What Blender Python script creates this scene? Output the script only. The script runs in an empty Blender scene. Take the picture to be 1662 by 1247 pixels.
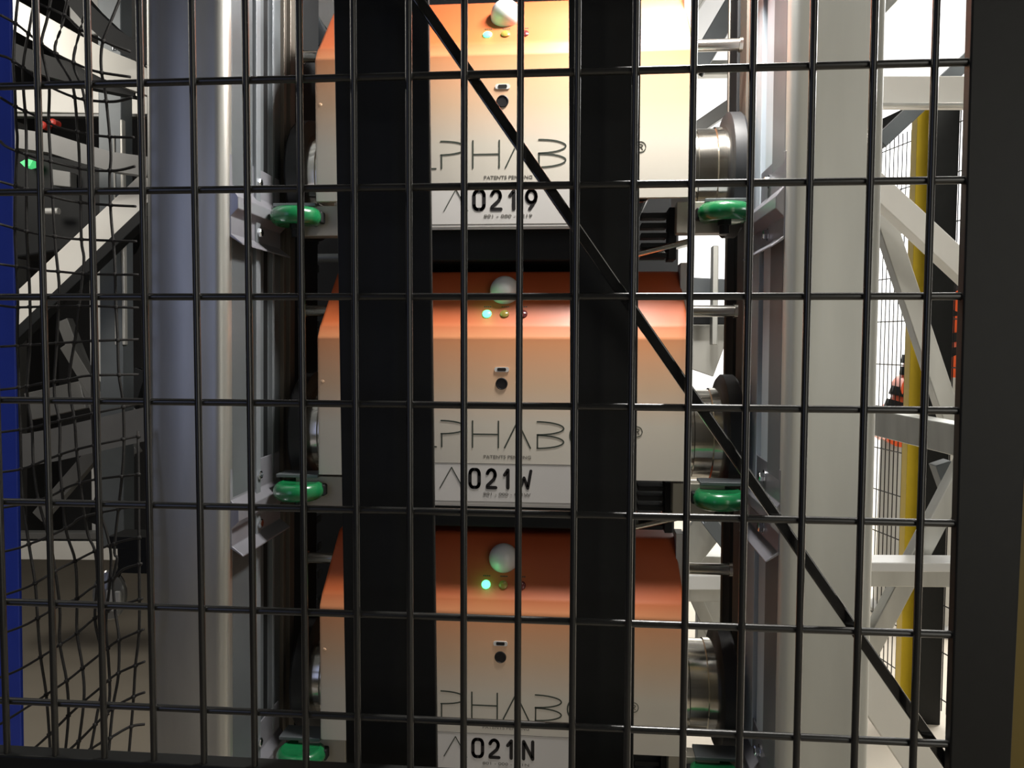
import bpy, bmesh, math, random
from mathutils import Vector, Matrix
random.seed(7)
S = bpy.context.scene
COL = S.collection
# ------------------------------------------------------------------ camera
CH = 1.6
YAW, PIT, ROL, F = -0.0877, 0.0529, 0.0041, 1300.0
r0 = Vector((math.cos(YAW), -math.sin(YAW), 0)); f0 = Vector((math.sin(YAW), math.cos(YAW), 0)); z0 = Vector((0, 0, 1))
FWD = f0*math.cos(PIT) - z0*math.sin(PIT)
up_ = f0*math.sin(PIT) + z0*math.cos(PIT)
RT = r0*math.cos(ROL) + up_*math.sin(ROL)
UP = -r0*math.sin(ROL) + up_*math.cos(ROL)
CAM = Vector((0, 0, CH))
cd = bpy.data.cameras.new('camera'); cam = bpy.data.objects.new('camera', cd); COL.objects.link(cam)
M = Matrix((RT, UP, -FWD)).transposed().to_4x4(); M.translation = CAM
cam.matrix_world = M
cd.sensor_width = 36; cd.lens = 36*F/1662; cd.clip_start = 0.05
cd.dof.use_dof = False
S.camera = cam
# ------------------------------------------------------------------ world, lights, exposure
vs = S.view_settings
vs.view_transform = 'Standard'; vs.look = 'None'; vs.gamma = 1; vs.use_curve_mapping = False; vs.exposure = 0.0
w = bpy.data.worlds.new('world'); S.world = w; w.use_nodes = True
w.node_tree.nodes['Background'].inputs[0].default_value = (0.75, 0.8, 0.9, 1)
w.node_tree.nodes['Background'].inputs[1].default_value = 0.10

def area(name, loc, target, size, power, col=(1, 1, 1), sy=None, spread=None):
    l = bpy.data.lights.new(name, 'AREA'); l.energy = power; l.color = col; l.size = size
    if sy: l.shape = 'RECTANGLE'; l.size_y = sy
    if spread: l.spread = spread
    o = bpy.data.objects.new(name, l); COL.objects.link(o); o.location = loc
    o.rotation_euler = (Vector(target)-Vector(loc)).to_track_quat('-Z', 'Y').to_euler()
    return o
LIGHTS = [
 ('lamp_over_lift', (0.24, 1.25, 2.56), (0.12, 1.40, 2.1), 0.35, 38, (1.0, 0.96, 0.91), 0.10),
 ('fill_front_right', (1.75, -1.7, 1.9), (0.3, 1.3, 1.5), 1.3, 22, (1.0, 0.96, 0.86), 2.4),  # added unseen soft light, placed to reflect in the right column
 ('fill_front_left', (-1.9, -1.9, 2.0), (-0.4, 1.3, 1.5), 1.0, 6, (0.55, 0.63, 1.0), 2.0),  # added unseen bluish fill that tints the left column
 ('lamp_aisle_right', (1.9, 2.3, 3.6), (0.9, 1.8, 1.0), 0.8, 42, (1.0, 0.97, 0.9), 0.8),
 ('lamp_hall_back', (3.2, 5.2, 3.8), (2.6, 7.4, 1.0), 3.0, 230, (1.0, 0.99, 0.97), 1.6),
 ('lamp_hall_floor', (3.4, 5.6, 3.9), (2.4, 5.2, 0.0), 2.5, 270, (1.0, 0.99, 0.97), 2.0),
 ('fill_behind_left', (-2.6, 1.5, 2.9), (-1.4, 3.0, 1.2), 0.7, 22, (1.0, 0.94, 0.84), 0.7),  # added unseen fill that brightens the frames behind the net
]
for n, l, t, s, p, c, sy in LIGHTS: area(n, l, t, s, p, c, sy)

# ------------------------------------------------------------------ helpers
def P(px, py, Y):
    d = FWD*F + RT*(px-831) - UP*(py-623.5)
    return CAM + d*((Y-CAM.y)/d.y)
def PX(px, py, X):
    d = FWD*F + RT*(px-831) - UP*(py-623.5)
    return CAM + d*((X-CAM.x)/d.x)
def PZ(px, py, Z):
    d = FWD*F + RT*(px-831) - UP*(py-623.5)
    return CAM + d*((Z-CAM.z)/d.z)

def nmat(name, col, rough=0.5, metal=0.0, var=0.0, scale=8, bump=0.0, emis=0, coat=0, stretch=None, spec=None):
    m = bpy.data.materials.new(name); m.use_nodes = True; nt = m.node_tree; b = nt.nodes['Principled BSDF']
    b.inputs['Base Color'].default_value = (*col, 1); b.inputs['Roughness'].default_value = rough; b.inputs['Metallic'].default_value = metal
    if spec is not None: b.inputs['Specular IOR Level'].default_value = spec
    if coat: b.inputs['Coat Weight'].default_value = coat; b.inputs['Coat Roughness'].default_value = 0.12
    if emis: b.inputs['Emission Color'].default_value = (*col, 1); b.inputs['Emission Strength'].default_value = emis
    tc = nt.nodes.new('ShaderNodeTexCoord'); mp = nt.nodes.new('ShaderNodeMapping')
    nt.links.new(tc.outputs['Object'], mp.inputs[0])
    if stretch: mp.inputs['Scale'].default_value = stretch
    no = nt.nodes.new('ShaderNodeTexNoise'); no.inputs['Scale'].default_value = scale; no.inputs['Detail'].default_value = 5
    nt.links.new(mp.outputs[0], no.inputs['Vector'])
    if var:
        r = nt.nodes.new('ShaderNodeValToRGB')
        r.color_ramp.elements[0].position = 0.3; r.color_ramp.elements[1].position = 0.7
        r.color_ramp.elements[0].color = (*[c*(1-var) for c in col], 1); r.color_ramp.elements[1].color = (*[min(1, c*(1+var)) for c in col], 1)
        nt.links.new(no.outputs[0], r.inputs[0]); nt.links.new(r.outputs[0], b.inputs['Base Color'])
    if bump:
        bp = nt.nodes.new('ShaderNodeBump'); bp.inputs['Strength'].default_value = bump; bp.inputs['Distance'].default_value = 0.002
        nt.links.new(no.outputs[0], bp.inputs['Height']); nt.links.new(bp.outputs[0], b.inputs['Normal'])
    return m
MT = dict(
 wire=nmat('black_wire', (0.012, 0.012, 0.011), 0.33, var=0.2, coat=0.3),
 black=nmat('black_powder_coat', (0.0055, 0.006, 0.0055), 0.5, var=0.15, scale=60, bump=0.1, spec=0.3),
 gloss=nmat('glossy_black', (0.012, 0.012, 0.011), 0.14, coat=0.5),
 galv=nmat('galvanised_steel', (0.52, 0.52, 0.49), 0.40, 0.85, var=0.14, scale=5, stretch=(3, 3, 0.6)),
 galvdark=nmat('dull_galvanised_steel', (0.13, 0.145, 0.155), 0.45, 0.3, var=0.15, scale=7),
 litbeam=nmat('lit_pale_beam', (0.85, 0.83, 0.77), 0.4, var=0.03),  # brightness put into the colour, for beams that stand in strong light
 galvpale=nmat('pale_galvanised_steel', (0.55, 0.56, 0.53), 0.45, 0.35, var=0.10, scale=4, stretch=(3, 3, 0.6)),
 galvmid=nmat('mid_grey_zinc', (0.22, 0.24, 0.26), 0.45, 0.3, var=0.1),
 galvblue=nmat('bluish_zinc_rail', (0.64, 0.72, 0.80), 0.4, 0.1, var=0.1, scale=5, stretch=(3, 3, .5)),
 railbrown=nmat('brown_grey_rail', (0.17, 0.15, 0.125), 0.4, 0.4, var=0.12),
 brack=nmat('bracket_steel', (0.34, 0.34, 0.38), 0.32, 0.5, var=0.12, scale=12),
 bolt=nmat('zinc_bolt', (0.8, 0.82, 0.85), 0.12, 1.0),
 chrome=nmat('turned_steel', (0.72, 0.69, 0.62), 0.16, 1.0, var=0.05, stretch=(40, 1, 1)),
 rod=nmat('polished_rod', (0.5, 0.48, 0.44), 0.2, 0.9),
 rubber=nmat('black_rubber', (0.018, 0.019, 0.021), 0.5, var=0.2),
 green=nmat('green_polyurethane', (0.008, 0.15, 0.048), 0.25, var=0.08, coat=0.5),
 blockm=nmat('beige_anodised_block', (0.33, 0.31, 0.26), 0.45, 0.3, var=0.06),
 dark=nmat('dark_plastic', (0.009, 0.010, 0.011), 0.6, var=0.2, spec=.3),
 tray=nmat('smoked_tray', (0.02, 0.028, 0.026), 0.16, coat=0.4),
 white=nmat('white_dome_plastic', (0.72, 0.72, 0.70), 0.32, coat=0.3),
 print=nmat('dark_green_print', (0.05, 0.06, 0.045), 0.5),
 ink=nmat('black_ink', (0.01, 0.008, 0.008), 0.5),
 fine=nmat('fine_grey_print', (0.16, 0.15, 0.13), 0.5),
 label=nmat('white_label_film', (0.70, 0.68, 0.65), 0.4, var=0.02),
 led=nmat('green_led', (0.10, 1.0, 0.30), 0.3, emis=3),
 ledoffy=nmat('unlit_yellow_led', (0.30, 0.22, 0.05), 0.2),
 ledoffr=nmat('unlit_red_led', (0.12, 0.02, 0.02), 0.2),
 blue=nmat('blue_paint', (0.03, 0.07, 0.55), 0.4, var=0.08, coat=0.2),
 shaded=nmat('shaded_yellow', (0.16, 0.11, 0.008), 0.5, var=0.1),  # yellow with the post's shade put into the colour
 yellow=nmat('safety_yellow', (0.75, 0.52, 0.02), 0.42, var=0.06),
 net=nmat('black_net_cord', (0.012, 0.011, 0.010), 0.75, var=0.3, scale=200),
 wall=nmat('white_wall_paint', (0.86, 0.86, 0.85), 0.8, var=0.02, scale=2),
 greywall=nmat('charcoal_wall_panel', (0.05, 0.05, 0.05), 0.7, var=0.2, scale=1.5),
 conc=nmat('concrete', (0.52, 0.46, 0.37), 0.6, var=0.06, scale=2.5, bump=0.15),
 ceil=nmat('ceiling_deck', (0.30, 0.31, 0.33), 0.8, var=0.1, scale=1),
 beam=nmat('pale_zinc_beam', (0.55, 0.54, 0.50), 0.4, 0.4, var=0.08, scale=4),
 beamd=nmat('grey_beam', (0.20, 0.20, 0.195), 0.45, 0.3, var=0.12, scale=5),
 orange=nmat('orange_robot_paint', (0.85, 0.12, 0.03), 0.35, coat=0.3),
 glass=nmat('grey_lens', (0.22, 0.22, 0.21), 0.12, coat=0.7),
 paleg=nmat('pale_grey_plastic', (0.6, 0.6, 0.58), 0.4),
 red=nmat('red_plastic', (0.7, 0.06, 0.04), 0.4),
)
def shell_mat():
    m = bpy.data.materials.new('orange_to_white_fade_paint'); m.use_nodes = True; nt = m.node_tree; b = nt.nodes['Principled BSDF']
    b.inputs['Roughness'].default_value = 0.5; b.inputs['Coat Weight'].default_value = 0.12; b.inputs['Coat Roughness'].default_value = 0.25
    tc = nt.nodes.new('ShaderNodeTexCoord'); sx = nt.nodes.new('ShaderNodeSeparateXYZ'); nt.links.new(tc.outputs['Object'], sx.inputs[0])
    mr = nt.nodes.new('ShaderNodeMapRange'); mr.inputs[1].default_value = -0.30; mr.inputs[2].default_value = 0.12
    nt.links.new(sx.outputs['Z'], mr.inputs[0])
    r = nt.nodes.new('ShaderNodeValToRGB'); e = r.color_ramp.elements
    e[0].position = 0.0; e[0].color = (0.66, 0.64, 0.58, 1)
    e[1].position = 1.0; e[1].color = (0.42, 0.070, 0.018, 1)  # top stop also darkened: shade on the sloped top put into the paint
    for p, c in ((0.34, (0.62, 0.57, 0.48, 1)), (0.50, (0.62, 0.42, 0.27, 1)), (0.67, (0.66, 0.29, 0.13, 1)), (0.76, (0.52, 0.12, 0.034, 1))):
        x = e.new(p); x.color = c
    nt.links.new(mr.outputs[0], r.inputs[0]); nt.links.new(r.outputs[0], b.inputs['Base Color'])
    return m
MT['shell'] = shell_mat()

def link(name, bm, mat, parent=None, smooth=False, bevel=0, kind=None, origin=None):
    me = bpy.data.meshes.new(name); bmesh.ops.recalc_face_normals(bm, faces=bm.faces)
    if origin is not None: bmesh.ops.translate(bm, verts=bm.verts, vec=-Vector(origin))
    bm.to_mesh(me); bm.free()
    me.materials.append(MT[mat] if isinstance(mat, str) else mat)
    o = bpy.data.objects.new(name, me); COL.objects.link(o)
    if origin is not None: o.location = origin
    if parent is not None: o.parent = parent
    if smooth:
        for p in me.polygons: p.use_smooth = True
        if smooth != 'all': me.set_sharp_from_angle(angle=math.radians(40))
    if bevel:
        md = o.modifiers.new('bevel', 'BEVEL'); md.width = bevel; md.segments = 3; md.limit_method = 'ANGLE'
    if kind: o['kind'] = kind
    return o
def thing(name, label, cat, loc=(0, 0, 0), group=None):
    o = bpy.data.objects.new(name, None); COL.objects.link(o); o.location = loc; o.empty_display_size = 0.05
    o['label'] = label; o['category'] = cat
    if group: o['group'] = group
    return o
def tag(o, label, cat, group=None):
    o['label'] = label; o['category'] = cat
    if group: o['group'] = group
    return o
def copy_tree(o, parent=None):
    c = o.copy(); COL.objects.link(c)
    if parent is not None: c.parent = parent
    for ch in list(o.children): copy_tree(ch, c)
    return c
def B(): return bmesh.new()
def box(bm, x0, x1, y0, y1, z0, z1):
    v = [bm.verts.new((x, y, z)) for z in (z0, z1) for y in (y0, y1) for x in (x0, x1)]
    for f in ((0, 1, 3, 2), (4, 5, 7, 6), (0, 1, 5, 4), (2, 3, 7, 6), (0, 2, 6, 4), (1, 3, 7, 5)): bm.faces.new([v[i] for i in f])
def loft(bm, rings, closed=True, caps=True):
    R = [[bm.verts.new(p) for p in r] for r in rings]
    n = len(R[0])
    for a, b in zip(R, R[1:]):
        for i in range(n if closed else n-1):
            j = (i+1) % n
            bm.faces.new((a[i], a[j], b[j], b[i]))
    if caps and closed:
        bm.faces.new(R[0]); bm.faces.new(R[-1])
def frame_for(d):
    d = d.normalized(); a = Vector((0, 0, 1)) if abs(d.z) < 0.9 else Vector((1, 0, 0))
    u = d.cross(a).normalized(); return u, d.cross(u).normalized()
def tube(bm, pts, r, n=8, r1=None):
    pts = [Vector(p) for p in pts]; rings = []
    for i, p in enumerate(pts):
        d = (pts[min(i+1, len(pts)-1)] - pts[max(i-1, 0)])
        u, v = frame_for(d); rr = r if r1 is None else r+(r1-r)*i/(len(pts)-1)
        rings.append([p+u*math.cos(2*math.pi*k/n)*rr+v*math.sin(2*math.pi*k/n)*rr for k in range(n)])
    loft(bm, rings)
def beam(bm, a, b, w, h, up=Vector((0, 0, 1))):
    # box from a to b, w across (horizontal / sideways), h along up
    a, b = Vector(a), Vector(b); d = (b-a).normalized(); s = d.cross(up).normalized(); t = s.cross(d).normalized()
    rings = [[p+s*x*w/2+t*y*h/2 for x, y in ((-1, -1), (1, -1), (1, 1), (-1, 1))] for p in (a, b)]
    loft(bm, rings)
def channel(bm, a, b, w, h, th=0.006, lip=0.25):
    # lipped C profile beam: w = depth away from viewer (Y-ish), h = visible height
    a, b = Vector(a), Vector(b); d = (b-a).normalized(); y = Vector((0, 1, 0)); y = (y-d*y.dot(d)).normalized(); t = y.cross(d).normalized()
    if t.z < 0: t = -t
    q = [(0, -.5), (0, .5), (1, .5), (1, .5-lip), (1-.12, .5-lip), (1-.12, .38), (.12, .38), (.12, -.38), (1-.12, -.38), (1-.12, -.5+lip), (1, -.5+lip), (1, -.5)]
    loft(bm, [[p+y*u*w+t*v*h for u, v in q] for p in (a, b)])
def lathe(bm, c, axis, prof, n=40):
    # prof: (r, t) along axis, closed ends
    axis = Vector(axis).normalized(); u, v = frame_for(axis); c = Vector(c)
    loft(bm, [[c+axis*t+(u*math.cos(2*math.pi*k/n)+v*math.sin(2*math.pi*k/n))*max(r, 1e-5) for k in range(n)] for r, t in prof])
def torus(bm, c, axis, R, r, n=40, m=14, sq=1.0):
    axis = Vector(axis).normalized(); u, v = frame_for(axis); c = Vector(c); rings = []
    for k in range(n+1):
        a = 2*math.pi*k/n; e = u*math.cos(a)+v*math.sin(a)
        rings.append([c+e*(R+r*math.cos(2*math.pi*j/m))+axis*(r*sq*math.sin(2*math.pi*j/m)) for j in range(m)])
    loft(bm, rings, caps=False); bmesh.ops.remove_doubles(bm, verts=bm.verts, dist=1e-6)
def line_at(pxT, pxB, Y, z):
    a, b = P(pxT, 0, Y), P(pxB, 1247, Y); t = (z-a.z)/(b.z-a.z); return a+(b-a)*t
def vcol(bm, L, R, Y, prof, zb, zt):
    # upright whose front edges run through the two picture lines; prof = (s across, dy back)
    rings = []
    for z in (zb, zt):
        l, r = line_at(*L, Y, z), line_at(*R, Y, z)
        rings.append([l+(r-l)*s+Vector((0, dy, 0)) for s, dy in prof])
    loft(bm, rings)
def prism_y(bm, poly, y0, y1):
    loft(bm, [[Vector((x, y0, z)) for x, z in poly], [Vector((x, y1, z)) for x, z in poly]])
def ribbon(bm, pts, w, y, th=0.0004):
    # flat rounded stroke in the XZ plane
    for (ax, az), (bx, bz) in zip(pts, pts[1:]):
        dx, dz = bx-ax, bz-az; l = math.hypot(dx, dz) or 1e-9; nx, nz = -dz/l*w/2, dx/l*w/2
        prism_y(bm, [(ax+nx, az+nz), (bx+nx, bz+nz), (bx-nx, bz-nz), (ax-nx, az-nz)], y-th, y)
    for (ax, az) in pts:
        prism_y(bm, [(ax+w/2*math.cos(k*math.pi/4), az+w/2*math.sin(k*math.pi/4)) for k in range(8)], y-th*1.01, y)
def arc(cx, cz, rx, rz, a0, a1, n=14):
    return [(cx+rx*math.cos(math.radians(a0+(a1-a0)*k/n)), cz+rz*math.sin(math.radians(a0+(a1-a0)*k/n))) for k in range(n+1)]

# ------------------------------------------------------------------ the setting
def struct(name, bm, mat): return link(name, bm, mat, kind='structure')
bm = B(); box(bm, -4.2, 8, -4, 8, -0.1, 0); struct('floor', bm, 'conc')
bm = B(); box(bm, -4.2, 8, -4, 8, 5.0, 5.1); struct('ceiling', bm, 'ceil')
bm = B(); box(bm, 0.0, 8, 7.6, 7.7, 0, 5); struct('wall_back', bm, 'wall')
bm = B(); box(bm, -4.2, 0.3, 6.1, 6.25, 0, 5); struct('wall_left_back', bm, 'greywall')  # added dark partition that keeps the left background dim
bm = B(); box(bm, 0.16, 0.3, 2.95, 6.1, 0, 5); struct('shade_partition', bm, 'greywall')  # added to block hall light from the left side
bm = B(); box(bm, -4.3, -4.2, -4, 6.2, 0, 5); struct('wall_left', bm, 'greywall')
bm = B(); box(bm, 8, 8.1, -4, 7.6, 0, 5); struct('wall_right', bm, 'wall')
bm = B(); box(bm, -4.2, 8, -4.1, -4, 0, 5); struct('wall_front', bm, 'greywall')

# ------------------------------------------------------------------ mesh gate nearest the viewer
YF = 0.7194
gate = thing('mesh_gate', 'black welded wire mesh gate with wide steel frame, nearest the viewer', 'gate', (0, YF, 0.55))
def par(o, root):
    o.parent = root; o.matrix_parent_inverse = Matrix.Translation(-root.location); return o
gx0, gz0, gp = -0.5066, CH+0.2377, 0.0986
Zbot = P(0, 1208, YF+.012).z 
bm = B()
for i in range(-2, 17):
    x = gx0+i*0.05
    tube(bm, [(x, YF-0.003, 0.56), (x, YF-0.003, 2.35)], 0.0032, 10)
for j in range(-5, 13):
    z = gz0-j*gp
    if z > Zbot-0.02: tube(bm, [(gx0-0.13, YF+0.0025, z), (P(1580, 100, YF).x, YF+0.0025, z)], 0.0034, 10)
par(link('wire_mesh', bm, 'wire', smooth=True), gate)
bm = B(); vcol(bm, (1578, 1542), (1700, 1641), YF-0.004, [(0, 0), (1, 0), (1, .012), (0, .012)], 0.5, 2.4)
par(link('side_stile', bm, 'black', bevel=0.0015), gate)
xs = P(1572, 100, YF).x
bm = B(); box(bm, -0.8, xs+0.03, YF-0.008, YF+0.012, Zbot-0.05, Zbot)
par(link('bottom_rail', bm, 'black', bevel=0.002), gate)
bm = B(); box(bm, -0.8, xs+0.03, YF-0.008, YF+0.03, 2.33, 2.39)
par(link('top_rail', bm, 'black', bevel=0.002), gate)
bm = B(); a, b = P(668, -17, YF+.014), P(1552, 1262, YF+.014)
d = (a-b).normalized(); a = a+d*0.22; b = b
beam(bm, a, b, 0.0095, 0.008, up=Vector((0, 1, 0)))
par(link('diagonal_brace', bm, 'gloss', bevel=0.0012), gate)
# yellow post beside the gate
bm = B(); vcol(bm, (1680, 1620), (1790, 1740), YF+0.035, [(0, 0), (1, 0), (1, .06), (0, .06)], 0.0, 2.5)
tag(link('safety_fence_post', bm, 'shaded', bevel=.002), 'dim olive yellow post, shade painted into its colour, at the far right edge beside the black gate frame', 'post')
# two black uprights right behind the gate mesh
def flat_post(L, R, Y, lab, dep):
    bm = B(); vcol(bm, L, R, Y, [(0, 0), (1, 0), (1, dep), (0, dep)], 0.0, 2.7)
    o = link('black_upright', bm, 'black', bevel=0.0015); tag(o, lab, 'post', None); return o
flat_post((541, 562), (695, 709), 0.775, 'wider black upright behind the mesh, covering the left half of the carts', 0.008)
flat_post((923, 928), (1041, 1028), 0.775, 'narrower black upright behind the mesh, covering the right part of the carts', 0.008)

# ------------------------------------------------------------------ lift uprights left and right of the robots
YC = 1.20
def rounded(side_r, dep, rl=0.03, rr=0.16):
    p = [(0, dep)]
    p += [(rl*(1-math.cos(a)), 0.008*(1-math.sin(a))) for a in [k*math.pi/2/5 for k in range(6)]]
    return p
def upright(side):
    L, R = ((232, 240), (365, 368)) if side < 0 else ((1285, 1263), (1443, 1412))
    lab = ('tall galvanised steel column left of the carts with slotted rail and bolted brackets' if side < 0 else
           'tall bright galvanised steel column right of the carts with slotted rail and bolted brackets')
    root = thing('lift_upright', lab, 'column', (line_at(*L, YC, 0)+line_at(*R, YC, 0))/2)
    pr = []
    for k in range(7):
        a = k*math.pi/2/6; pr.append((0.10*(1-math.cos(a)), 0.014*(1-math.sin(a))))
    pr = [(0, .10)] + pr
    pr += [(0.14+0.68*k/10, (-0.0045 if side < 0 else 0.0012)*math.sin(math.pi*k/10)) for k in range(11)]
    for k in range(7):
        a = k*math.pi/2/6; pr.append((1-0.14*(1-math.sin(a)), 0.016*(1-math.cos(a))))
    pr += [(1, .10)]
    bm = B(); vcol(bm, L, R, YC, pr, 0.0, 3.4)
    par(link('column', bm, 'galv' if side < 0 else 'galvpale', smooth=True), root)
    # inner face X
    e = R if side < 0 else L
    zt, zb = 3.2, 0.0
    def strip(name, y0, y1, depth, off, mat, slots=False):
        bm = B(); rings = []
        for z in (zb, zt):
            x = line_at(*e, YC, z).x
            xa, xb = x-side*off, x-side*off+side*depth
            rings.append([Vector(q) for q in ((xa, y0, z), (xb, y0, z), (xb, y1, z), (xa, y1, z))])
        loft(bm, rings)
        if slots == 'none': pass
        return par(link(name, bm, mat, bevel=0.001), root)
    strip('side_shade_strip', 1.222, 1.301, 0.03, 0.0008, 'galvdark' if side < 0 else 'galvmid')  # added dull strip that darkens the column's inner side
    if side < 0:
        strip('guide_flange', 1.304, 1.322, 0.03, 0.006, 'galvmid')
        strip('rail_web', 1.326, 1.46, 0.03, -0.006, 'galvdark')
        strip('rail_groove', 1.362, 1.380, 0.01, -0.0055, 'dark')
        strip('rail_lip', 1.387, 1.396, 0.03, 0.001, 'galvmid')
        strip('rail_lip', 1.44, 1.452, 0.03, 0.001, 'railbrown')
        strip('running_rail', 1.475, 1.50, 0.03, 0.0, 'railbrown')
        strip('running_rail', 1.53, 1.62, 0.03, 0.004, 'dark')
    else:
        strip('guide_flange', 1.300, 1.352, 0.03, 0.0, 'galvblue')
        strip('rail_groove', 1.352, 1.378, 0.03, -0.008, 'galvdark')
        strip('rail_lip', 1.378, 1.47, 0.03, 0.002, 'galvblue')
        strip('running_rail', 1.50, 1.56, 0.03, 0.004, 'railbrown')
        strip('rear_rail', 1.58, 1.66, 0.03, 0.006, 'dark')
        strip('rear_rail_edge', 1.655, 1.665, 0.03, 0.009, 'railbrown')
    # brackets, profile (inward, z) pushed along Y
    zc = [P(415 if side < 0 else 1240, y, 1.30).z for y in ((-160, 330, 808, 1245) if side < 0 else (-155, 330, 812, 1262))]
    for z in zc:
        x = line_at(*e, YC, z).x
        s = -side
        prof = [(0.001, .062), (0.001, .012), (0.014, -.004), (0.014, -.022), (0.002, -.034), (0.002, -.062), (0.020, -.076), (0.020, -.079), (-0.002, -.065), (-0.002, .062)]
        bm = B()
        def yy(iz, y): return y
        loft(bm, [[Vector((x+s*a, 1.215, z+c)) for a, c in prof], [Vector((x+s*a, 1.42, z+c)) for a, c in prof]])
        br = par(link('bracket', bm, 'brack', bevel=0.0012), root)
        for dz in (0.036, -0.047):
            bm = B(); lathe(bm, (x+s*0.001, 1.315, z+dz), (s, 0, 0), [(0.0, 0), (0.0105, 0), (0.0105, 0.002), (0.0095, 0.0022)], 20)
            lathe(bm, (x+s*0.003, 1.315, z+dz), (s, 0, 0), [(0.0, 0), (0.008, 0), (0.008, 0.0065), (0.0062, 0.008), (0, 0.008)], 6)
            b = link('bolt', bm, 'bolt'); b.parent = br; b.matrix_parent_inverse = br.matrix_world.inverted() if False else Matrix.Translation((0, 0, 0))
    return root
upright(-1); upright(1)

# ------------------------------------------------------------------ lift robots
YR = 1.35
cx = P(816, 545, YR).x
XL, XR = P(514, 600, YR).x - cx, P(1121, 600, YR).x - cx
zb0 = P(816, 540, YR).z                       # bend height of the middle robot
def lz(py): return P(816, py, YR).z - zb0       # local z on the front face
def lx(px, py=700): return P(px, py, YR).x - cx
Zside, Zapr = lz(776), lz(823)
TH, TD = 0.110, 0.082                          # sloped top: rise, run
def make_shell():
    bm = B()
    # profile (y, z) of the cover from apron bottom up the front, round the bend and back over the top
    prof = [(0.0, Zside), (0.0, -0.012), (0.0006, -0.009), (0.0022, -0.006), (0.0095, 0.009), (0.0108, 0.0115), (0.013, 0.014), (0.013+0.6*(TD-.013), 0.014+0.6*(TH-.014)), (TD-.004, TH-.005), (TD+.002, TH-.001), (TD+.012, TH), (0.30, TH)]
    def half(z): # cover narrows upward above the bend
        t = max(0, z/TH); return 0.012*t
    t = 0.004; rings = []
    for i, (y, z) in enumerate(prof):
        k = half(z); rings.append([Vector((XL+k, y+0.006, z)), Vector((XL+k+.0018, y+.0018, z)), Vector((XL+k+.006, y, z)), Vector((XR-k-.006, y, z)), Vector((XR-k-.0018, y+.0018, z)), Vector((XR-k, y+0.006, z)),
                                   Vector((XR-k, max(y+0.006, 0.30 if z < TH-.02 else 0.30), min(z, TH-.004))), Vector((XR-k-t, 0.30, min(z, TH-.004))), Vector((XR-k-t, y+0.012, min(z, TH-.006))), Vector((XL+k+t, y+0.012, min(z, TH-.006))), Vector((XL+k+t, 0.30, min(z, TH-.004))), Vector((XL+k, 0.30, min(z, TH-.004)))])
    loft(bm, rings)
    return bm
def stroke_word(bm, y):
    W = 0.0024
    zt, zb = lz(684), lz(727)
    H = zt-zb
    def S_(pts): ribbon(bm, pts, W, y)
    def g(px): return lx(px)
    # A L P H A B O T
    for x0 in (612, 819): S_([(g(x0), zb), (g(x0+21), zt), (g(x0+42), zb)])
    S_([(g(666), zt), (g(666), zb), (g(708), zb)])
    def bowl(x0, x1, z1, z2):
        zc = (z1+z2)/2; return [(g(x0), z1)] + [(g(x0)+(g(x1)-g(x0))*math.cos(math.radians(a)), zc+(z1-z2)/2*math.sin(math.radians(a))) for a in range(84, -85, -12)] + [(g(x0), z2)]
    zm = zb+H*0.50
    S_(bowl(716, 757, zt, zm)); S_([(g(717), zm), (g(717), zb)])
    S_([(g(767), zt), (g(767), zb)]); S_([(g(809), zt), (g(809), zb)]); S_([(g(767), zm), (g(809), zm)])
    S_(bowl(872, 915, zt, zm+H*.01)); S_(bowl(872, 915, zm-H*.01, zb)); S_([(g(872.5), zm), (g(872.5), zb)])
    S_(arc(g(946), (zt+zb)/2, (g(967)-g(925))/2, H/2, 0, 360, 28))
    S_([(g(975), zt), (g(1018), zt)]); S_([(g(996.5), zt), (g(996.5), zb)])
def reg_mark(bm, y):
    c = (lx(1034), lz(698)); r = 0.0085
    ribbon(bm, arc(c[0], c[1], r, r, 0, 360, 24), 0.0012, y)
    k = r*0.5
    ribbon(bm, [(c[0]-k*.7, c[1]-k), (c[0]-k*.7, c[1]+k)] + arc(c[0], c[1]+k*.5, k*.8, k*.5, 90, -90, 8) + [(c[0]-k*.7, c[1])], 0.0011, y)
    ribbon(bm, [(c[0], c[1]), (c[0]+k*.8, c[1]-k)], 0.0011, y)
def glyph(ch, x, zb, wd, h):
    def p(u, v): return (x+u*wd, zb+v*h)
    if ch == '0':
        q = []
        for cxu, cv, a0 in ((.65, .74, 0), (.35, .74, 90), (.35, .26, 180), (.65, .26, 270)):
            q += [p(cxu+.35*math.cos(math.radians(a0+k*15)), cv+.26*math.sin(math.radians(a0+k*15))) for k in range(7)]
        return [q+[q[0]]]
    if ch == '2': return [[p(.02, .78)]+[p(.48+.45*math.cos(math.radians(a)), .72+.28*math.sin(math.radians(a))) for a in range(150, -31, -15)]+[p(.75, .45), p(.05, .12), p(.03, 0), p(1, 0)]]
    if ch == '1': return [[p(.15, .72), p(.75, 1.0), p(.75, 0)]]
    if ch == '9': return [[p(.5+.5*math.cos(math.radians(a)), .67+.33*math.sin(math.radians(a))) for a in range(0, 361, 15)], [p(1.0, .66), p(.93, .45), p(.35, 0)]]
    if ch == 'W': return [[p(0, .97), p(.22, 0), p(.5, .58), p(.78, 0), p(1, .97)]]
    if ch == 'N': return [[p(0, 0), p(0, 1), p(1, 0), p(1, 1)]]
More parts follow.
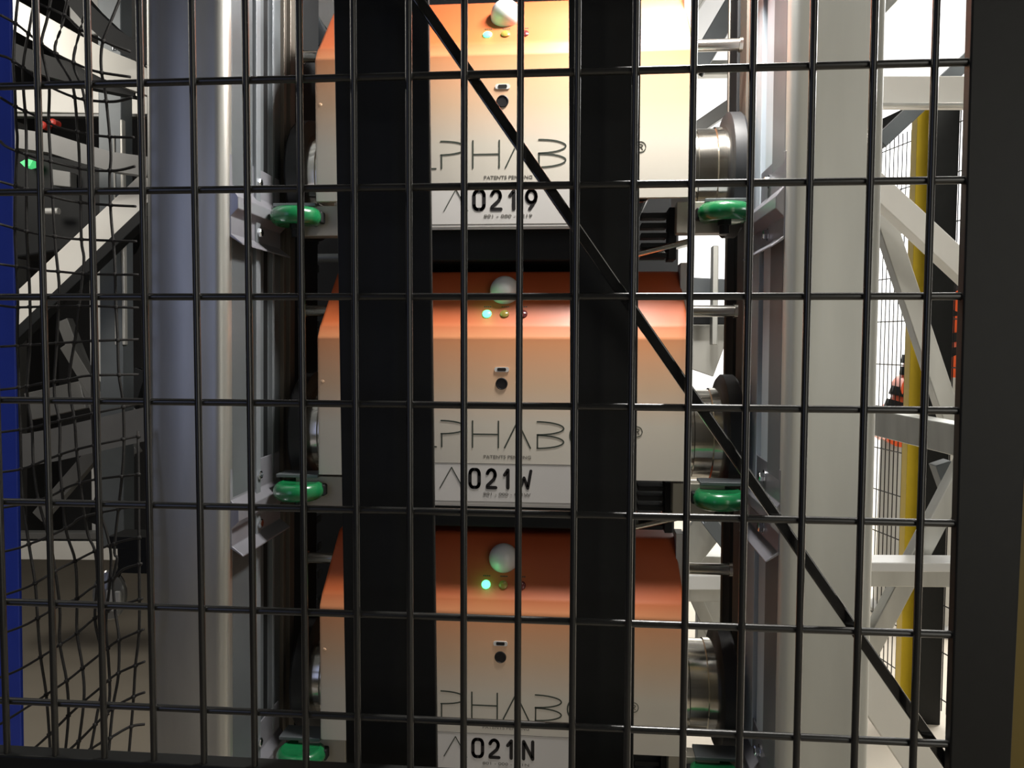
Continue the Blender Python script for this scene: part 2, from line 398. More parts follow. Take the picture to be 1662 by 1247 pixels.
def font_mesh(txt, size, x, y, z, right=None):
    cu = bpy.data.curves.new('t', 'FONT'); cu.body = txt; cu.size = size; cu.extrude = 0.00015
    o = bpy.data.objects.new('t', cu); COL.objects.link(o)
    dg = bpy.context.evaluated_depsgraph_get(); me = bpy.data.meshes.new_from_object(o.evaluated_get(dg))
    xs_ = [v.co.x for v in me.vertices]; wd = max(xs_)-min(xs_); k = (right-x)/wd if right else 1
    bm = B(); bm.from_mesh(me)
    for v in bm.verts: v.co = Vector((x+(v.co.x-min(xs_))*k, y-v.co.z, z+v.co.y))
    bpy.data.objects.remove(o); bpy.data.curves.remove(cu); bpy.data.meshes.remove(me)
    return bm
def child(name, bm, mat, root, **k):
    o = link(name, bm, mat, **k); o.parent = root; return o

SLN = Vector((0, -TH, TD)).normalized() * -1  # placeholder, replaced below
sl = Vector((0, TD-.013, TH-.014)).normalized()     # up the slope
SLN = Vector((1, 0, 0)).cross(sl)                    # outward normal (towards viewer, up)
if SLN.y > 0: SLN = -SLN
def on_slope(px, t):                                # t metres up from the bend
    return Vector((lx(px), 0.013, 0.014)) + sl*t

def make_robot(code, label):
    r = thing('lift_cart', label, 'robot', (0, 0, 0), 'orange and white lift carts')
    child('cover', make_shell(), 'shell', r, smooth=True)
    # apron that carries the number label
    AX0, AX1 = lx(636), lx(992)
    bm = B(); box(bm, AX0, AX1, 0.0008, 0.004, Zapr, Zside+.002); child('apron', bm, 'label', r)
    bm = B(); box(bm, AX0, AX1, -0.0004, 0.001, lz(819), lz(753)); child('number_label', bm, 'label', r)
    bm = B()
    for z in (lz(753), lz(815)): box(bm, AX0, AX1, -0.0008, -0.0003, z-.0004, z+.0004)
    child('label_rule', bm, 'fine', r)
    bm = B(); stroke_word(bm, -0.0001); child('lettering', bm, 'print', r)
    bm = B(); reg_mark(bm, -0.0001); child('registered_mark', bm, 'print', r)
    child('patent_note', font_mesh('PATENTS PENDING', .008, lx(785), -.0003, lz(744.5), lx(862)), 'fine', r)
    child('part_number', font_mesh('801 - 000 - '+code, .007, lx(785), -.0008, lz(804.5), lx(862)), 'fine', r)
    bm = B()
    e = 0 if code == '021W' else 7
    ribbon(bm, [(lx(714+e), lz(794)), (lx(733+e), lz(760)), (lx(752+e), lz(794))], 0.0016, -.0005); child('label_emblem', bm, 'print', r)
    bm = B()
    dX = ((763, 778), (791, 805), (818, 827), (840, 862)) if code == '021W' else ((769, 785), (797, 812), (825, 835), (853, 868))
    for ch, (x0, x1) in zip(code, dX):
        for st in glyph(ch, lx(x0), lz(792), lx(x1)-lx(x0), lz(763)-lz(792)): ribbon(bm, st, 0.0058 if ch != 'W' else 0.0052, -.0005)
    child('number', bm, 'ink', r)
    # slot and round sensor hole
    bm = B(); c = (lx(814), lz(600))
    prism_y(bm, arc(c[0]-.009, c[1], .0035, .0042, 90, 270, 8)+arc(c[0]+.009, c[1], .0035, .0042, -90, 90, 8), -.0012, .001)
    sb = child('slot_bezel', bm, 'label', r)
    bm = B(); prism_y(bm, arc(c[0]-.0055, c[1], .002, .0028, 90, 270, 8)+arc(c[0]+.0055, c[1], .002, .0028, -90, 90, 8), -.0018, .0); o = link('slot_lens', bm, 'ink'); o.parent = sb
    bm = B(); lathe(bm, (lx(814), 0.001, lz(623)), (0, -1, 0), [(0, 0), (.0102, 0), (.0102, .002), (.009, .0026), (.0086, .0016), (0, .0016)], 32)
    child('sensor_hole', bm, 'ink', r, smooth=True)
    bm = B()
    for px, py in ((556-22, 197),):
        lathe(bm, (lx(524), 0.0005, lz(622)), (0, -1, 0), [(0, 0), (.0035, 0), (.003, .0012), (0, .0018)], 16)
    child('rivet', bm, 'shell', r, smooth=True)
    # beacon dome on the slope
    c = on_slope(814, 0.070)
    bm = B(); R = 0.0262
    prof = [(R*1.0, -.004), (R*1.0, .004)] + [(R*math.cos(math.radians(a)), .004+R*math.sin(math.radians(a))) for a in range(6, 90, 7)] + [(0, .004+R)]
    lathe(bm, c, SLN, prof, 36); child('beacon_dome', bm, 'white', r, smooth='all')
    # three indicator lamps
    for px, m_, nm in ((787, 'led', 'status_lamp'), (816, 'ledoffy', 'status_lamp'), (846, 'ledoffr', 'status_lamp')):
        c = on_slope(px, 0.022)
        bm = B(); lathe(bm, c, SLN, [(0, -.001), (.0078, -.001), (.0078, .002), (.006, .0035), (0, .004)], 24)
        if m_ == 'led':
            pl = bpy.data.lights.new('status_glow', 'POINT'); pl.color = (0.1, 1, 0.3); pl.energy = 0.012; pl.shadow_soft_size = .007
            po = bpy.data.objects.new('status_glow', pl); COL.objects.link(po); po.location = c+SLN*.022; po.parent = r
        o = child(nm, bm, m_, r, smooth=True); o['label'] = {'led': 'lit green indicator', 'ledoffy': 'unlit yellow indicator', 'ledoffr': 'unlit dark red indicator'}[m_]
        c = on_slope(px, 0.038)
        bm = B(); 
        for k in range(4): beam(bm, c+Vector((-.0062+k*.0034, 0, 0))+SLN*.0002, c+Vector((-.0038+k*.0034, 0, 0))+SLN*.0002, .0006, .0022, up=sl)
        child('indicator_caption', bm, 'print', r)
    # chassis under / behind the cover
    bm = B(); box(bm, -0.235, 0.215, 0.05, 0.52, Zapr-.048, Zapr+.035); child('chassis', bm, 'dark', r, bevel=.004)
    bm = B(); box(bm, -0.25, 0.25, 0.10, 0.55, Zside+.01, TH-.012); child('tote_tray', bm, 'tray', r, bevel=.01)
    bm = B(); box(bm, lx(1085), lx(1098), 0.04, 0.09, Zapr-.048, Zapr+.04)
    for k in range(5): box(bm, lx(1040), lx(1083), 0.045, 0.085, Zapr-.044+k*.017, Zapr-.044+k*.017+.008)
    child('cable_comb', bm, 'dark', r, bevel=.001)
    bm = B(); beam(bm, (lx(1030), .06, Zapr-.040), (lx(1125), .06, Zapr-.016), .05, .010)
    child('deflector_plate', bm, 'chrome', r, bevel=.004)
    # guide wheels with beige blocks
    zg = lz(802)
    for s, px in ((-1, 487), (1, 1167)):
        X = lx(px, 800)
        bm = B()
        xi = X-s*0.075
        box(bm, min(X+s*0.012, xi), max(X+s*0.012, xi), 0.012, 0.045, zg-.030, zg+.022)
        blk = child('wheel_block', bm, 'blockm', r, bevel=.0015)
        bm = B(); box(bm, min(X-s*.03, X+s*.045), max(X-s*.03, X+s*.045), 0.005, 0.05, zg+.020, zg+.026); o = link('clamp_plate', bm, 'galvdark', bevel=.001); o.parent = blk
        bm = B(); box(bm, min(X-s*.045, X-s*.028), max(X-s*.045, X-s*.028), -.005, .02, zg-.010, zg+.010); o = link('axle_clip', bm, 'dark', bevel=.003); o.parent = blk
        bm = B(); prof = [(0.006, -.0125), (.030, -.0135)] + [(.030+.0135*math.cos(math.radians(a)), .0155*math.sin(math.radians(a))) for a in range(-75, 76, 15)] + [(.030, .0135), (.006, .0125)]
        lathe(bm, (X, -0.005, zg), (0, 0, 1), prof, 48); gw = child('guide_wheel', bm, 'green', r, smooth='all')
        bm = B(); lathe(bm, (X, -0.005, zg), (0, 0, 1), [(0, -.034), (.008, -.034), (.008, -.02), (.011, -.02), (.011, .009), (.006, .011), (0, .011)], 20); o = link('wheel_hub', bm, 'dark', smooth=True); o.parent = gw
    # drive wheels
    YW = 0.15; zw = P(1140, 705, YR+YW).z - zb0
    for s in (-1, 1):
        xo = (-0.530 if s < 0 else 0.279)-cx
        xt = xo - s*0.030; xi = xt - s*0.065
        bm = B(); lathe(bm, (xt, YW, zw), (s, 0, 0), [(.080, 0), (.105, 0), (.111, .005), (.111, .025), (.106, .030), (.02, .030), (.02, .02)], 56)
        ty = child('drive_wheel', bm, 'rubber', r, smooth=True)
        bm = B(); lathe(bm, (xi, YW, zw), (s, 0, 0), [(0, 0), (.080, 0), (.086, .003), (.086, .012), (.0835, .014), (.0835, .045), (.086, .047), (.086, .07), (.0, .07)], 56)
        o = link('wheel_hub', bm, 'chrome', smooth=True); o.parent = ty
        # carrier pin
        zr = P(1160, 505, YR+.13).z-zb0
        bm = B(); a = (XL+.03 if s < 0 else XR-.03); tube(bm, [(a, .13, zr), (xo-s*.004, .13, zr)], .0105, 24); 
        pn = child('carrier_pin', bm, 'rod', r, smooth=True)
        bm = B(); lathe(bm, (xo-s*.008, .13, zr), (s, 0, 0), [(0, 0), (.013, 0), (.013, .006), (0, .006)], 24); o = link('pin_collar', bm, 'chrome', smooth=True); o.parent = pn
        if s < 0: continue
        bm = B(); x1 = XR-.012 if s > 0 else XL+.012
        box(bm, min(x1, x1+s*.014), max(x1, x1+s*.014), .06, .10, lz(525), TH+.012); child('side_hook', bm, 'paleg', r, bevel=.001)
    return r
for code, lab, (px, py) in (('021W', 'orange and white lift cart numbered 021W, the middle one of the stack', (814, 622)),
                       ('0219', 'orange and white lift cart numbered 0219, topmost and brightest', (815.5, 163.5)),
                       ('021N', 'orange and white lift cart numbered 021N, lowest of the stack', (812, 1066))):
    rb = make_robot(code, lab)
    q = P(px, py, YR); q0 = P(814, 622, YR)
    rb.location = (cx + q.x-q0.x, YR, zb0 + q.z-q0.z)

# ------------------------------------------------------------------ left background
# blue post
bm = B(); vcol(bm, (-40, -20), (16, 35), 1.25, [(0, 0), (1, 0), (1, .008), (0, .008)], 0, 3.2)
tag(link('blue_post', bm, 'blue', bevel=.002), 'bright blue painted upright at the far left edge behind the net', 'post')
# net
HS = [[(0,24),(28,40),(60,66),(88,86),(120,102),(143,112),(165,118),(212,125)],[(20,-12),(60,5),(105,25),(131,48),(168,67),(212,84)],
[(0,90),(15,95),(40,112),(80,140),(118,157),(145,163),(185,165),(215,158)],[(0,158),(25,173),(62,190),(95,207),(140,217),(175,222),(217,223)],
[(0,229),(14,240),(55,255),(101,267),(144,276),(188,277),(219,270)],[(0,295),(29,303),(80,318),(125,328),(178,333),(220,335)],
[(0,364),(48,377),(96,385),(135,389),(221,392)],[(0,429),(70,439),(96,441),(144,445),(224,446)],[(0,496),(27,499),(67,498),(144,497),(225,500)],
[(0,563),(67,559),(144,554),(225,551)],[(0,633),(40,628),(79,620),(112,616),(144,610),(225,608)],[(0,702),(45,696),(76,688),(144,673),(227,655)],
[(0,767),(38,761),(77,746),(123,730),(205,712),(228,708)],[(0,825),(40,818),(83,805),(115,789),(158,778),(228,770)],[(0,897),(30,890),(46,884),(77,872),(115,853),(135,839),(200,825),(228,822)],
[(0,968),(32,958),(57,947),(90,927),(122,911),(154,895),(190,881),(228,872)],[(0,1030),(36,1017),(61,1004),(97,983),(125,972),(150,954),(183,940),(201,924),(230,915)],
[(0,1100),(32,1087),(66,1067),(97,1047),(125,1028),(154,1004),(186,986),(231,972)],[(0,1176),(43,1149),(75,1128),(109,1105),(134,1085),(168,1058),(192,1040),(233,1022)],
[(20,1240),(54,1216),(86,1187),(111,1162),(136,1139),(165,1115),(190,1094),(235,1074)],[(90,1236),(122,1209),(158,1173),(186,1148),(219,1130),(235,1124)],[(130,1230),(154,1212),(179,1198),(211,1180),(235,1176)]]
VS = [[(30,-10),(25,38),(22,100),(24,143),(26,200),(28,228),(25,300),(24,372),(27,440),(29,487),(28,554),(30,600),(33,700),(36,800),(45,872),(57,947),(61,1004),(66,1067),(75,1128),(81,1209),(82,1250)],
[(58,-10),(53,16),(46,56),(38,100),(38,143),(42,199),(43,262),(43,368),(48,469),(49,554),(44,637),(52,696),(54,750),(62,810),(77,865),(86,904),(97,986),(97,1044),(108,1105),(111,1162),(104,1240)],
[(84,-10),(77,29),(67,71),(74,110),(80,143),(79,199),(82,259),(89,387),(94,440),(96,476),(92,560),(88,637),(97,689),(97,750),(102,810),(108,865),(122,911),(125,972),(125,1028),(134,1085),(136,1140),(123,1240)],
[(111,-5),(100,43),(89,83),(108,118),(119,143),(125,199),(129,264),(132,387),(136,428),(125,530),(112,619),(121,682),(124,727),(132,800),(142,865),(154,895),(158,943),(154,1004),(163,1051),(167,1105),(158,1158),(143,1240)],
[(145,-5),(139,16),(132,43),(119,101),(134,145),(142,200),(148,300),(150,420),(151,520),(150,640),(153,740),(160,820),(172,861),(180,900),(178,950),(172,1010),(176,1070),(178,1130),(170,1180),(163,1240)],
[(196,-5),(183,27),(168,64),(164,90),(165,119),(170,144),(176,199),(180,252),(178,288),(180,348),(186,420),(188,487),(191,552),(193,608),(200,660),(200,750),(186,886),(190,907),(184,940),(186,986),(193,1036),(192,1097),(183,1151),(175,1240)],
[(224,700),(226,925),(226,1022),(220,1080),(217,1130),(213,1180),(208,1240)]]
bm = B()
def smooth_pts(pts, n=5):
    out = []
    for i in range(len(pts)-1):
        p0, p1, p2, p3 = pts[max(i-1, 0)], pts[i], pts[i+1], pts[min(i+2, len(pts)-1)]
        for k in range(n):
            t = k/n; out.append(tuple(0.5*((2*p1[a])+(-p0[a]+p2[a])*t+(2*p0[a]-5*p1[a]+4*p2[a]-p3[a])*t*t+(-p0[a]+3*p1[a]-3*p2[a]+p3[a])*t**3) for a in (0, 1)))
    return out+[pts[-1]]
def netY(px, py): return 1.165+0.02*math.sin(px*.03)*math.cos(py*.01)
for l in HS+VS: tube(bm, [P(x, y, netY(x, y)) for x, y in smooth_pts(l)], 0.0021, 6)
def seg_x(a, b, c, d):
    den = (b[0]-a[0])*(d[1]-c[1])-(b[1]-a[1])*(d[0]-c[0])
    if abs(den) < 1e-9: return None
    t = ((c[0]-a[0])*(d[1]-c[1])-(c[1]-a[1])*(d[0]-c[0]))/den; u = ((c[0]-a[0])*(b[1]-a[1])-(c[1]-a[1])*(b[0]-a[0]))/den
    return (a[0]+t*(b[0]-a[0]), a[1]+t*(b[1]-a[1])) if 0 <= t <= 1 and 0 <= u <= 1 else None
for h in HS:
    for v in VS:
        for a, b in zip(h, h[1:]):
            for c, d in zip(v, v[1:]):
                q = seg_x(a, b, c, d)
                if q:
                    bmesh.ops.create_icosphere(bm, subdivisions=1, radius=0.0042, matrix=Matrix.Translation(P(*q, netY(*q))))
tag(link('safety_net', bm, 'net', smooth='all'), 'sagging black knotted cord net hung between blue post and left column', 'net')

# rack frame deep behind the net
fr = thing('rack_frame', 'pale galvanised beam frame in the dark behind the net', 'rack', (-1.6, 3.2, 0))
def fb(root, name, a, b, h, w, mat='beam', kind='c'):
    bm = B(); pa, pb = P(*a), P(*b)
    (channel if kind == 'c' else beam)(bm, pa, pb, w, h)
    return par(link(name, bm, mat, bevel=.003), root)
fb(fr, 'horizontal_beam', (-60, 160, 2.9), (450, 170, 2.9), 0.09, 0.06, 'litbeam')
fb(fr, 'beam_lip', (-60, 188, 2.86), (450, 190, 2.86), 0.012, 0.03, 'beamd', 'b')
fb(fr, 'diagonal_brace', (-60, 587, 2.6), (260, 285, 2.6), 0.10, 0.05, 'litbeam')
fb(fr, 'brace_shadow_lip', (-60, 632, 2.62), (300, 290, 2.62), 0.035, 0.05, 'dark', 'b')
fb(fr, 'lower_beam', (-60, 893, 3.4), (400, 896, 3.4), 0.085, 0.07, 'litbeam')
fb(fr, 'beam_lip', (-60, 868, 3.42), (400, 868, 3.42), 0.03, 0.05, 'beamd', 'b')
fb(fr, 'upright', (192, 885, 2.75), (186, -60, 2.75), 0.085, 0.07, 'galvdark', 'b')
fb(fr, 'upright_edge', (203, 560, 2.72), (199, 195, 2.72), 0.01, 0.02, 'beam', 'b')
fb(fr, 'upright_edge', (190, 560, 2.72), (187, 220, 2.72), 0.006, 0.02, 'beam', 'b')
fb(fr, 'diagonal_brace', (105, 560, 3.0), (215, 740, 3.0), 0.05, 0.04, 'beamd', 'c')
fb(fr, 'diagonal_brace', (100, 520, 3.1), (165, 690, 3.1), 0.05, 0.04, 'beamd', 'c')
fb(fr, 'diagonal_brace', (60, 840, 3.0), (215, 660, 3.0), 0.055, 0.04, 'beamd', 'c')
fb(fr, 'diagonal_brace', (150, 850, 3.1), (228, 600, 3.1), 0.05, 0.04, 'dark', 'c')
fb(fr, 'upright', (170, 900, 3.5), (166, 440, 3.5), 0.08, 0.07, 'paleg', 'b')
fb(fr, 'upright', (32, 900, 3.6), (30, 200, 3.6), 0.03, 0.07, 'beamd', 'b')
fb(fr, 'stiffener', (50, 660, 3.3), (140, 640, 3.3), 0.12, 0.05, 'beamd', 'b')
# curved chute rail, upper left
def swept(pts, h, w, name, mat, lab, cat, flange=True):
    bm = B(); q = [P(*p) for p in pts]; rings = []
    for i, p in enumerate(q):
        d = (q[min(i+1, len(q)-1)]-q[max(i-1, 0)]).normalized(); y = Vector((0, 1, 0)); t = d.cross(y).normalized(); 
        if t.z < 0: t = -t
        rings.append([p+t*h*.5, p-t*h*.5, p-t*h*.5+y*w, p-t*h*.42+y*w, p-t*h*.42+y*w*.15, p+t*h*.42+y*w*.15, p+t*h*.42+y*w, p+t*h*.5+y*w])
    loft(bm, rings); o = link(name, bm, mat, smooth=True); return tag(o, lab, cat)
swept([(-40, -15, 2.3), (20, 22, 2.3), (70, 50, 2.3), (120, 78, 2.3), (170, 104, 2.3), (215, 122, 2.3), (260, 138, 2.3), (330, 150, 2.3)], 0.082, 0.05, 'curved_rail', 'beam', 'broad pale curved rail sweeping down through the upper left behind the net', 'rail')
swept([(-40, 58, 2.35), (30, 90, 2.35), (80, 108, 2.35), (140, 124, 2.35), (220, 140, 2.35)], 0.06, 0.05, 'curved_rail', 'dark', 'black curved rail directly under the broad pale curved rail', 'rail')
swept([(60, -60, 2.2), (105, -20, 2.2), (140, 20, 2.2), (180, 58, 2.2), (240, 95, 2.2)], 0.05, 0.05, 'curved_rail', 'dark', 'black curved rail above the broad pale rail in the upper left corner', 'rail')
swept([(-60, 230, 2.45), (30, 225, 2.45), (80, 232, 2.45), (130, 248, 2.45), (180, 262, 2.45), (240, 270, 2.45)], 0.06, 0.05, 'curved_rail', 'beamd', 'grey curved rail below the horizontal beam, left of the column', 'rail')
swept([(-60, 742, 2.3), (30, 733, 2.3), (90, 722, 2.3), (150, 708, 2.3), (230, 690, 2.3), (330, 668, 2.3)], 0.10, 0.06, 'curved_rail', 'beamd', 'wide dull grey rail curving across the left side at mid height', 'rail')
# grey housings
hs = thing('machine_housing', 'grey angular machine housing at the top left behind the rails', 'machine', P(150, 30, 2.8))
bm = B(); prism_y(bm, [(P(x, y, 2.8).x, P(x, y, 2.8).z) for x, y in ((110, -60), (215, -60), (185, 15), (178, 55), (135, 58), (112, 30))], 2.8, 3.1); par(link('casing', bm, 'beamd', bevel=.006), hs)
bm = B()
for px in (185, 202): 
    a = P(px, 65, 2.5); b_ = P(px, 82, 2.5); tube(bm, [a, b_], .007, 12)
par(link('pin', bm, 'bolt', smooth=True), hs)
# gearbox-like unit under
mc = thing('motor_unit', 'dark motor unit with green lit indicator on the left behind the net', 'machine', P(90, 320, 2.9))
bm = B(); prism_y(bm, [(P(x, y, 2.9).x, P(x, y, 2.9).z) for x, y in ((20, 240), (150, 265), (190, 280), (190, 320), (150, 400), (20, 420))], 2.9, 3.2); par(link('casing', bm, 'dark', bevel=.01), mc)
bm = B(); prism_y(bm, [(P(x, y, 2.87).x, P(x, y, 2.87).z) for x, y in ((85, 275), (117, 280), (117, 305), (88, 302))], 2.86, 2.9); par(link('cover_plate', bm, 'beamd', bevel=.003), mc)
bm = B(); lathe(bm, P(176, 300, 2.86), (0, -1, 0), [(0, -.05), (.035, -.05), (.045, 0), (.04, .03), (0, .035)], 24); par(link('motor_cap', bm, 'dark', smooth=True), mc)
bm = B(); prism_y(bm, [(P(x, y, 2.85).x, P(x, y, 2.85).z) for x, y in ((34, 264), (45, 258), (55, 261), (50, 270), (42, 272))], 2.845, 2.88); o = par(link('indicator', bm, nmat('green_glow', (0.1, 0.8, 0.25), .3, emis=0.7)), mc); o['label'] = 'green lit indicator'
bm = B(); lathe(bm, P(75, 343, 2.84), (1, 0, 0), [(0, 0), (.012, 0), (.012, .05), (0, .05)], 16); par(link('fitting', bm, 'paleg', smooth=True), mc)
bm = B()
for x, y in ((72, 204), (88, 200)): lathe(bm, P(x, y, 2.8), (0, -1, 0), [(0, -.02), (.014, -.02), (.014, .01), (.008, .014), (0, .014)], 16)
tag(link('red_connector', bm, 'red', smooth=True), 'pair of small red connectors under the horizontal beam at upper left', 'connector')
# hanging lens below a black clamp
ln = thing('inspection_lamp', 'grey oval lens lamp hanging under a black clamp beside the left column', 'lamp', P(180, 1010, 1.27))
bm = B(); lathe(bm, P(178, 966, 1.27), (0.15, -1, 0), [(0, -.02), (.02, -.019), (.03, -.01), (.0335, 0), (.0315, .004), (.02, .008), (0, .011)], 36)
for v in bm.verts: v.co.z = P(178, 966, 1.27).z+(v.co.z-P(178, 966, 1.27).z)*1.28; v.co.x = P(178, 966, 1.27).x+(v.co.x-P(178, 966, 1.27).x)*.82
par(link('lens', bm, 'glass', smooth=True), ln)
bm = B()
for x0, x1, y0, y1 in ((174, 183, 958, 977), (187, 196, 960, 978), (181, 190, 983, 992)):
    a, b_ = P(x0, y1, 1.257), P(x1, y0, 1.257); box(bm, a.x, b_.x, 1.254, 1.260, a.z, b_.z)
par(link('lens_glint', bm, 'paleg', bevel=.002), ln)  # pale pads shaped as the white reflection on the lens
bm = B(); a, b_ = P(202, 925, 1.27), P(250, 868, 1.27); box(bm, a.x, b_.x, 1.25, 1.29, a.z, b_.z)
a, b_ = P(190, 885, 1.27), P(250, 866, 1.27); box(bm, a.x, b_.x, 1.245, 1.295, a.z, b_.z)
tube(bm, [P(200, 915, 1.27), P(190, 935, 1.27)], 0.005, 10)
par(link('clamp', bm, 'dark', bevel=.004), ln)
# added dark sheet between uprights that blackens the gaps behind the carts
cb = thing('dark_backing', 'added black sheet standing in for the dark behind the carts', 'panel', (0, 2.25, 0))
bm = B(); box(bm, P(436, 600, 2.3).x, P(1098, 600, 2.3).x, 2.3, 2.34, 0.0, 2.95); par(link('panel', bm, 'dark'), cb)
bm = B()
for py in (405, 855):
    z = P(600, py, 2.0).z
    tube(bm, [(P(500, py, 2.2).x, 2.2, z), (P(1080, py, 2.2).x, 2.2, z)], .012, 12)
par(link('cross_bar', bm, 'galvdark', smooth=True), cb)
bm = B()
for i in range(26):
    z = P(480, -30, 1.8).z - i*0.065
    a = P(472, 600, 1.8).x; box(bm, a, a+.06, 1.8, 1.83, z, z+.018)
tag(link('dark_slats', bm, 'rubber', bevel=.002), 'added black slats standing in for the dark gap between the left rail and the carts', 'dark filler')  # added dark filler for the black gap beside the carts

# white slanted braces at top, behind robots
tf = thing('rack_frame', 'pale braced steel frame seen through the gap between carts and right rail', 'rack', (0.5, 2.6, 0))
fb(tf, 'diagonal_brace', (1080, 60, 2.4), (1215, -150, 2.4), 0.07, 0.05, 'galv')
fb(tf, 'diagonal_brace', (1130, 110, 2.6), (1230, -60, 2.6), 0.06, 0.05, 'galvdark')
fb(tf, 'diagonal_brace', (1120, 215, 3.0), (1215, 150, 3.0), 0.045, 0.05, 'beamd')
fb(tf, 'horizontal_beam', (1090, 110, 3.0), (1230, 108, 3.0), 0.05, 0.05, 'galv')
fb(tf, 'upright', (1190, 720, 3.3), (1192, 370, 3.3), 0.045, 0.05, 'dark', 'b')
fb(tf, 'gusset_plate', (1100, 545, 3.0), (1172, 570, 3.0), 0.20, 0.03, 'beam', 'b')
fb(tf, 'horizontal_beam', (1100, 462, 2.9), (1180, 466, 2.9), 0.055, 0.05, 'galvdark')
fb(tf, 'horizontal_beam', (1100, 520, 2.9), (1180, 520, 2.9), 0.03, 0.05, 'dark', 'b')
fb(tf, 'upright', (1158, 560, 2.85), (1160, 400, 2.85), 0.02, 0.05, 'galv', 'b')
fb(tf, 'horizontal_beam', (1100, 943, 2.8), (1185, 943, 2.8), 0.05, 0.05, 'white', 'b')
fb(tf, 'horizontal_beam', (1100, 962, 2.82), (1185, 962, 2.82), 0.05, 0.05, 'galv', 'b')
fb(tf, 'diagonal_brace', (1120, 950, 2.9), (1165, 1050, 2.9), 0.045, 0.05, 'galv')
fb(tf, 'diagonal_brace', (1150, 845, 2.9), (1200, 910, 2.9), 0.05, 0.05, 'galvdark')
fb(tf, 'diagonal_brace', (1110, 905, 3.1), (1165, 835, 3.1), 0.12, 0.03, 'galv', 'b')
fb(tf, 'upright', (1150, 1060, 3.2), (1152, 900, 3.2), 0.10, 0.06, 'galv', 'b')
# diagonal struts at top left of the robots
tl = thing('strut_assembly', 'grey diagonal strut assembly above the left shoulder of the top cart', 'frame', (-0.3, 2.0, 2.2))
fb(tl, 'strut', (480, -60, 1.9), (560, 60, 1.9), 0.05, 0.04, 'galv')
fb(tl, 'strut', (455, -60, 2.0), (520, 70, 2.0), 0.05, 0.04, 'galvdark')

# ------------------------------------------------------------------ right background
rf = thing('rack_frame', 'bright galvanised braced frame between right column and gate frame', 'rack', (1.2, 2.6, 0))
fb(rf, 'horizontal_beam', (1400, 146, 2.3), (1700, 146, 2.3), 0.075, 0.06, 'litbeam')
fb(rf, 'beam_lip', (1400, 171, 2.29), (1700, 171, 2.29), 0.010, 0.02, 'galv', 'b')
fb(rf, 'diagonal_brace', (1395, 272, 2.3), (1640, 500, 2.3), 0.062, 0.06, 'litbeam')
fb(rf, 'diagonal_brace', (1428, 340, 2.6), (1548, 700, 2.6), 0.055, 0.05, 'beam', 'b')
fb(rf, 'tie_beam', (1380, 678, 2.9), (1640, 735, 2.0), 0.085, 0.06, 'galv')
fb(rf, 'horizontal_beam', (1380, 914, 2.2), (1700, 916, 2.2), 0.025, 0.08, 'white', 'b')
fb(rf, 'horizontal_beam', (1380, 938, 2.22), (1700, 940, 2.22), 0.050, 0.06, 'galv')
fb(rf, 'diagonal_brace', (1575, 735, 2.3), (1405, 1060, 2.3), 0.048, 0.05, 'galv', 'b')
fb(rf, 'diagonal_brace', (1525, 750, 2.4), (1600, 960, 2.4), 0.045, 0.05, 'galvdark', 'b')
fb(rf, 'diagonal_brace', (1360, 1035, 2.1), (1560, 1330, 2.1), 0.10, 0.06, 'litbeam')
fb(rf, 'diagonal_brace', (1430, 230, 2.9), (1590, 80, 2.9), 0.05, 0.05, 'galvdark')
fb(rf, 'diagonal_brace', (1400, 45, 2.6), (1500, -60, 2.6), 0.04, 0.05, 'galv')
for px, Yp, rt_ in ((1378, 2.34, rf), (1655, 2.34, rf), (1000, 2.9, tf), (1240, 2.9, tf)):
    bm = B(); x = P(px, 600, Yp).x; box(bm, x-.045, x+.045, Yp, Yp+.08, 0, 3.6)
    par(link('upright', bm, 'galv', bevel=.003), rt_)
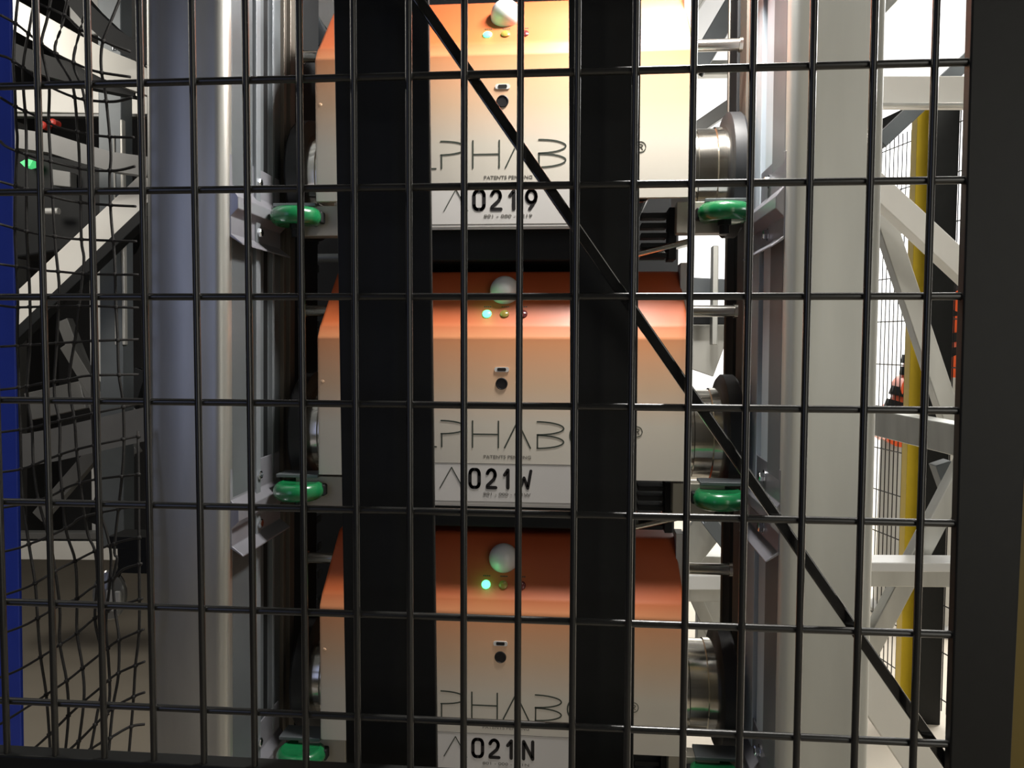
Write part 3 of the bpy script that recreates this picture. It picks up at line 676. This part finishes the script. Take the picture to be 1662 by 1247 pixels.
# hall fence with fine mesh
hf = thing('mesh_fence', 'black fine mesh safety fence with yellow post in the bright hall at right', 'fence', (1.8, 3.6, 0))
A = P(1380, 600, 4.2); Bq = P(1620, 600, 3.2); A.z = 0; Bq.z = 0
dv = (Bq-A).normalized(); Ltot = (Bq-A).length
bm = B(); n = int(Ltot/0.032)
for i in range(-2, n+6):
    p = A+dv*i*.032; tube(bm, [p+Vector((0, 0, .05)), p+Vector((0, 0, 2.55))], .0026, 5)
for j in range(13):
    z = .1+j*.2; tube(bm, [A-dv*.1+Vector((0, 0, z)), Bq+dv*.25+Vector((0, 0, z))], .003, 5)
par(link('wire_mesh', bm, 'wire'), hf)
bm = B(); p = P(1487, 600, 3.55); 
beam(bm, (p.x, p.y, 0), (p.x-.0, p.y, 2.62), .075, .06, up=Vector((0, 1, 0))); par(link('yellow_post', bm, 'yellow', bevel=.003), hf)
bm = B(); p = P(1521, 600, 3.45); beam(bm, (p.x, p.y, 0), (p.x, p.y, 2.62), .095, .05, up=Vector((0, 1, 0))); par(link('frame_post', bm, 'black', bevel=.003), hf)
bm = B(); beam(bm, A+Vector((0, 0, 2.62)), Bq+dv*.3+Vector((0, 0, 2.62)), .05, .06); par(link('top_rail', bm, 'black', bevel=.003), hf)
# hall machines: two orange robot arms
def arm(lab, base, js, rs, h):
    rt = thing('robot_arm', lab, 'robot arm', base)
    bm = B(); lathe(bm, base, (0, 0, 1), [(0, 0), (.16, 0), (.16, .03), (.12, .06), (.11, h), (0, h)], 24); par(link('pedestal', bm, 'paleg', smooth=True), rt)
    for k, (a, b_) in enumerate(zip(js, js[1:])):
        bm = B(); tube(bm, [a, a+(b_-a)*.5, b_], rs[k], 14, rs[k]*.75); lathe(bm, a-Vector((0, .01+rs[k], 0)), (0, 1, 0), [(0, 0), (rs[k]*1.2, 0), (rs[k]*1.2, 2*rs[k]+.02), (0, 2*rs[k]+.02)], 20)
        o = par(link('arm_segment', bm, 'orange', smooth=True), rt)
        for f in (.35, .7):
            c = a+(b_-a)*f; bm = B(); tube(bm, [c, c+(b_-a).normalized()*.05], rs[k]*1.03, 14); q = link('dark_band', bm, 'dark'); q.parent = o
    return rt
Y4 = 4.6
b1 = P(1545, 690, Y4); g1 = Vector((b1.x, b1.y, 0))
arm('orange robot arm rising behind the black fence post at right', g1, [P(1553, 600, Y4), P(1542, 535, Y4), P(1552, 490, Y4), P(1536, 455, Y4)], [.075, .06, .05], P(1545, 612, Y4).z)
b2 = P(1462, 700, Y4+.3); g2 = Vector((b2.x, b2.y, 0))
arm('orange robot arm crouching low between right column and yellow post', g2, [P(1455, 690, Y4+.3), P(1478, 630, Y4+.3), P(1486, 575, Y4+.3)], [.10, .07], P(1455, 705, Y4+.3).z)
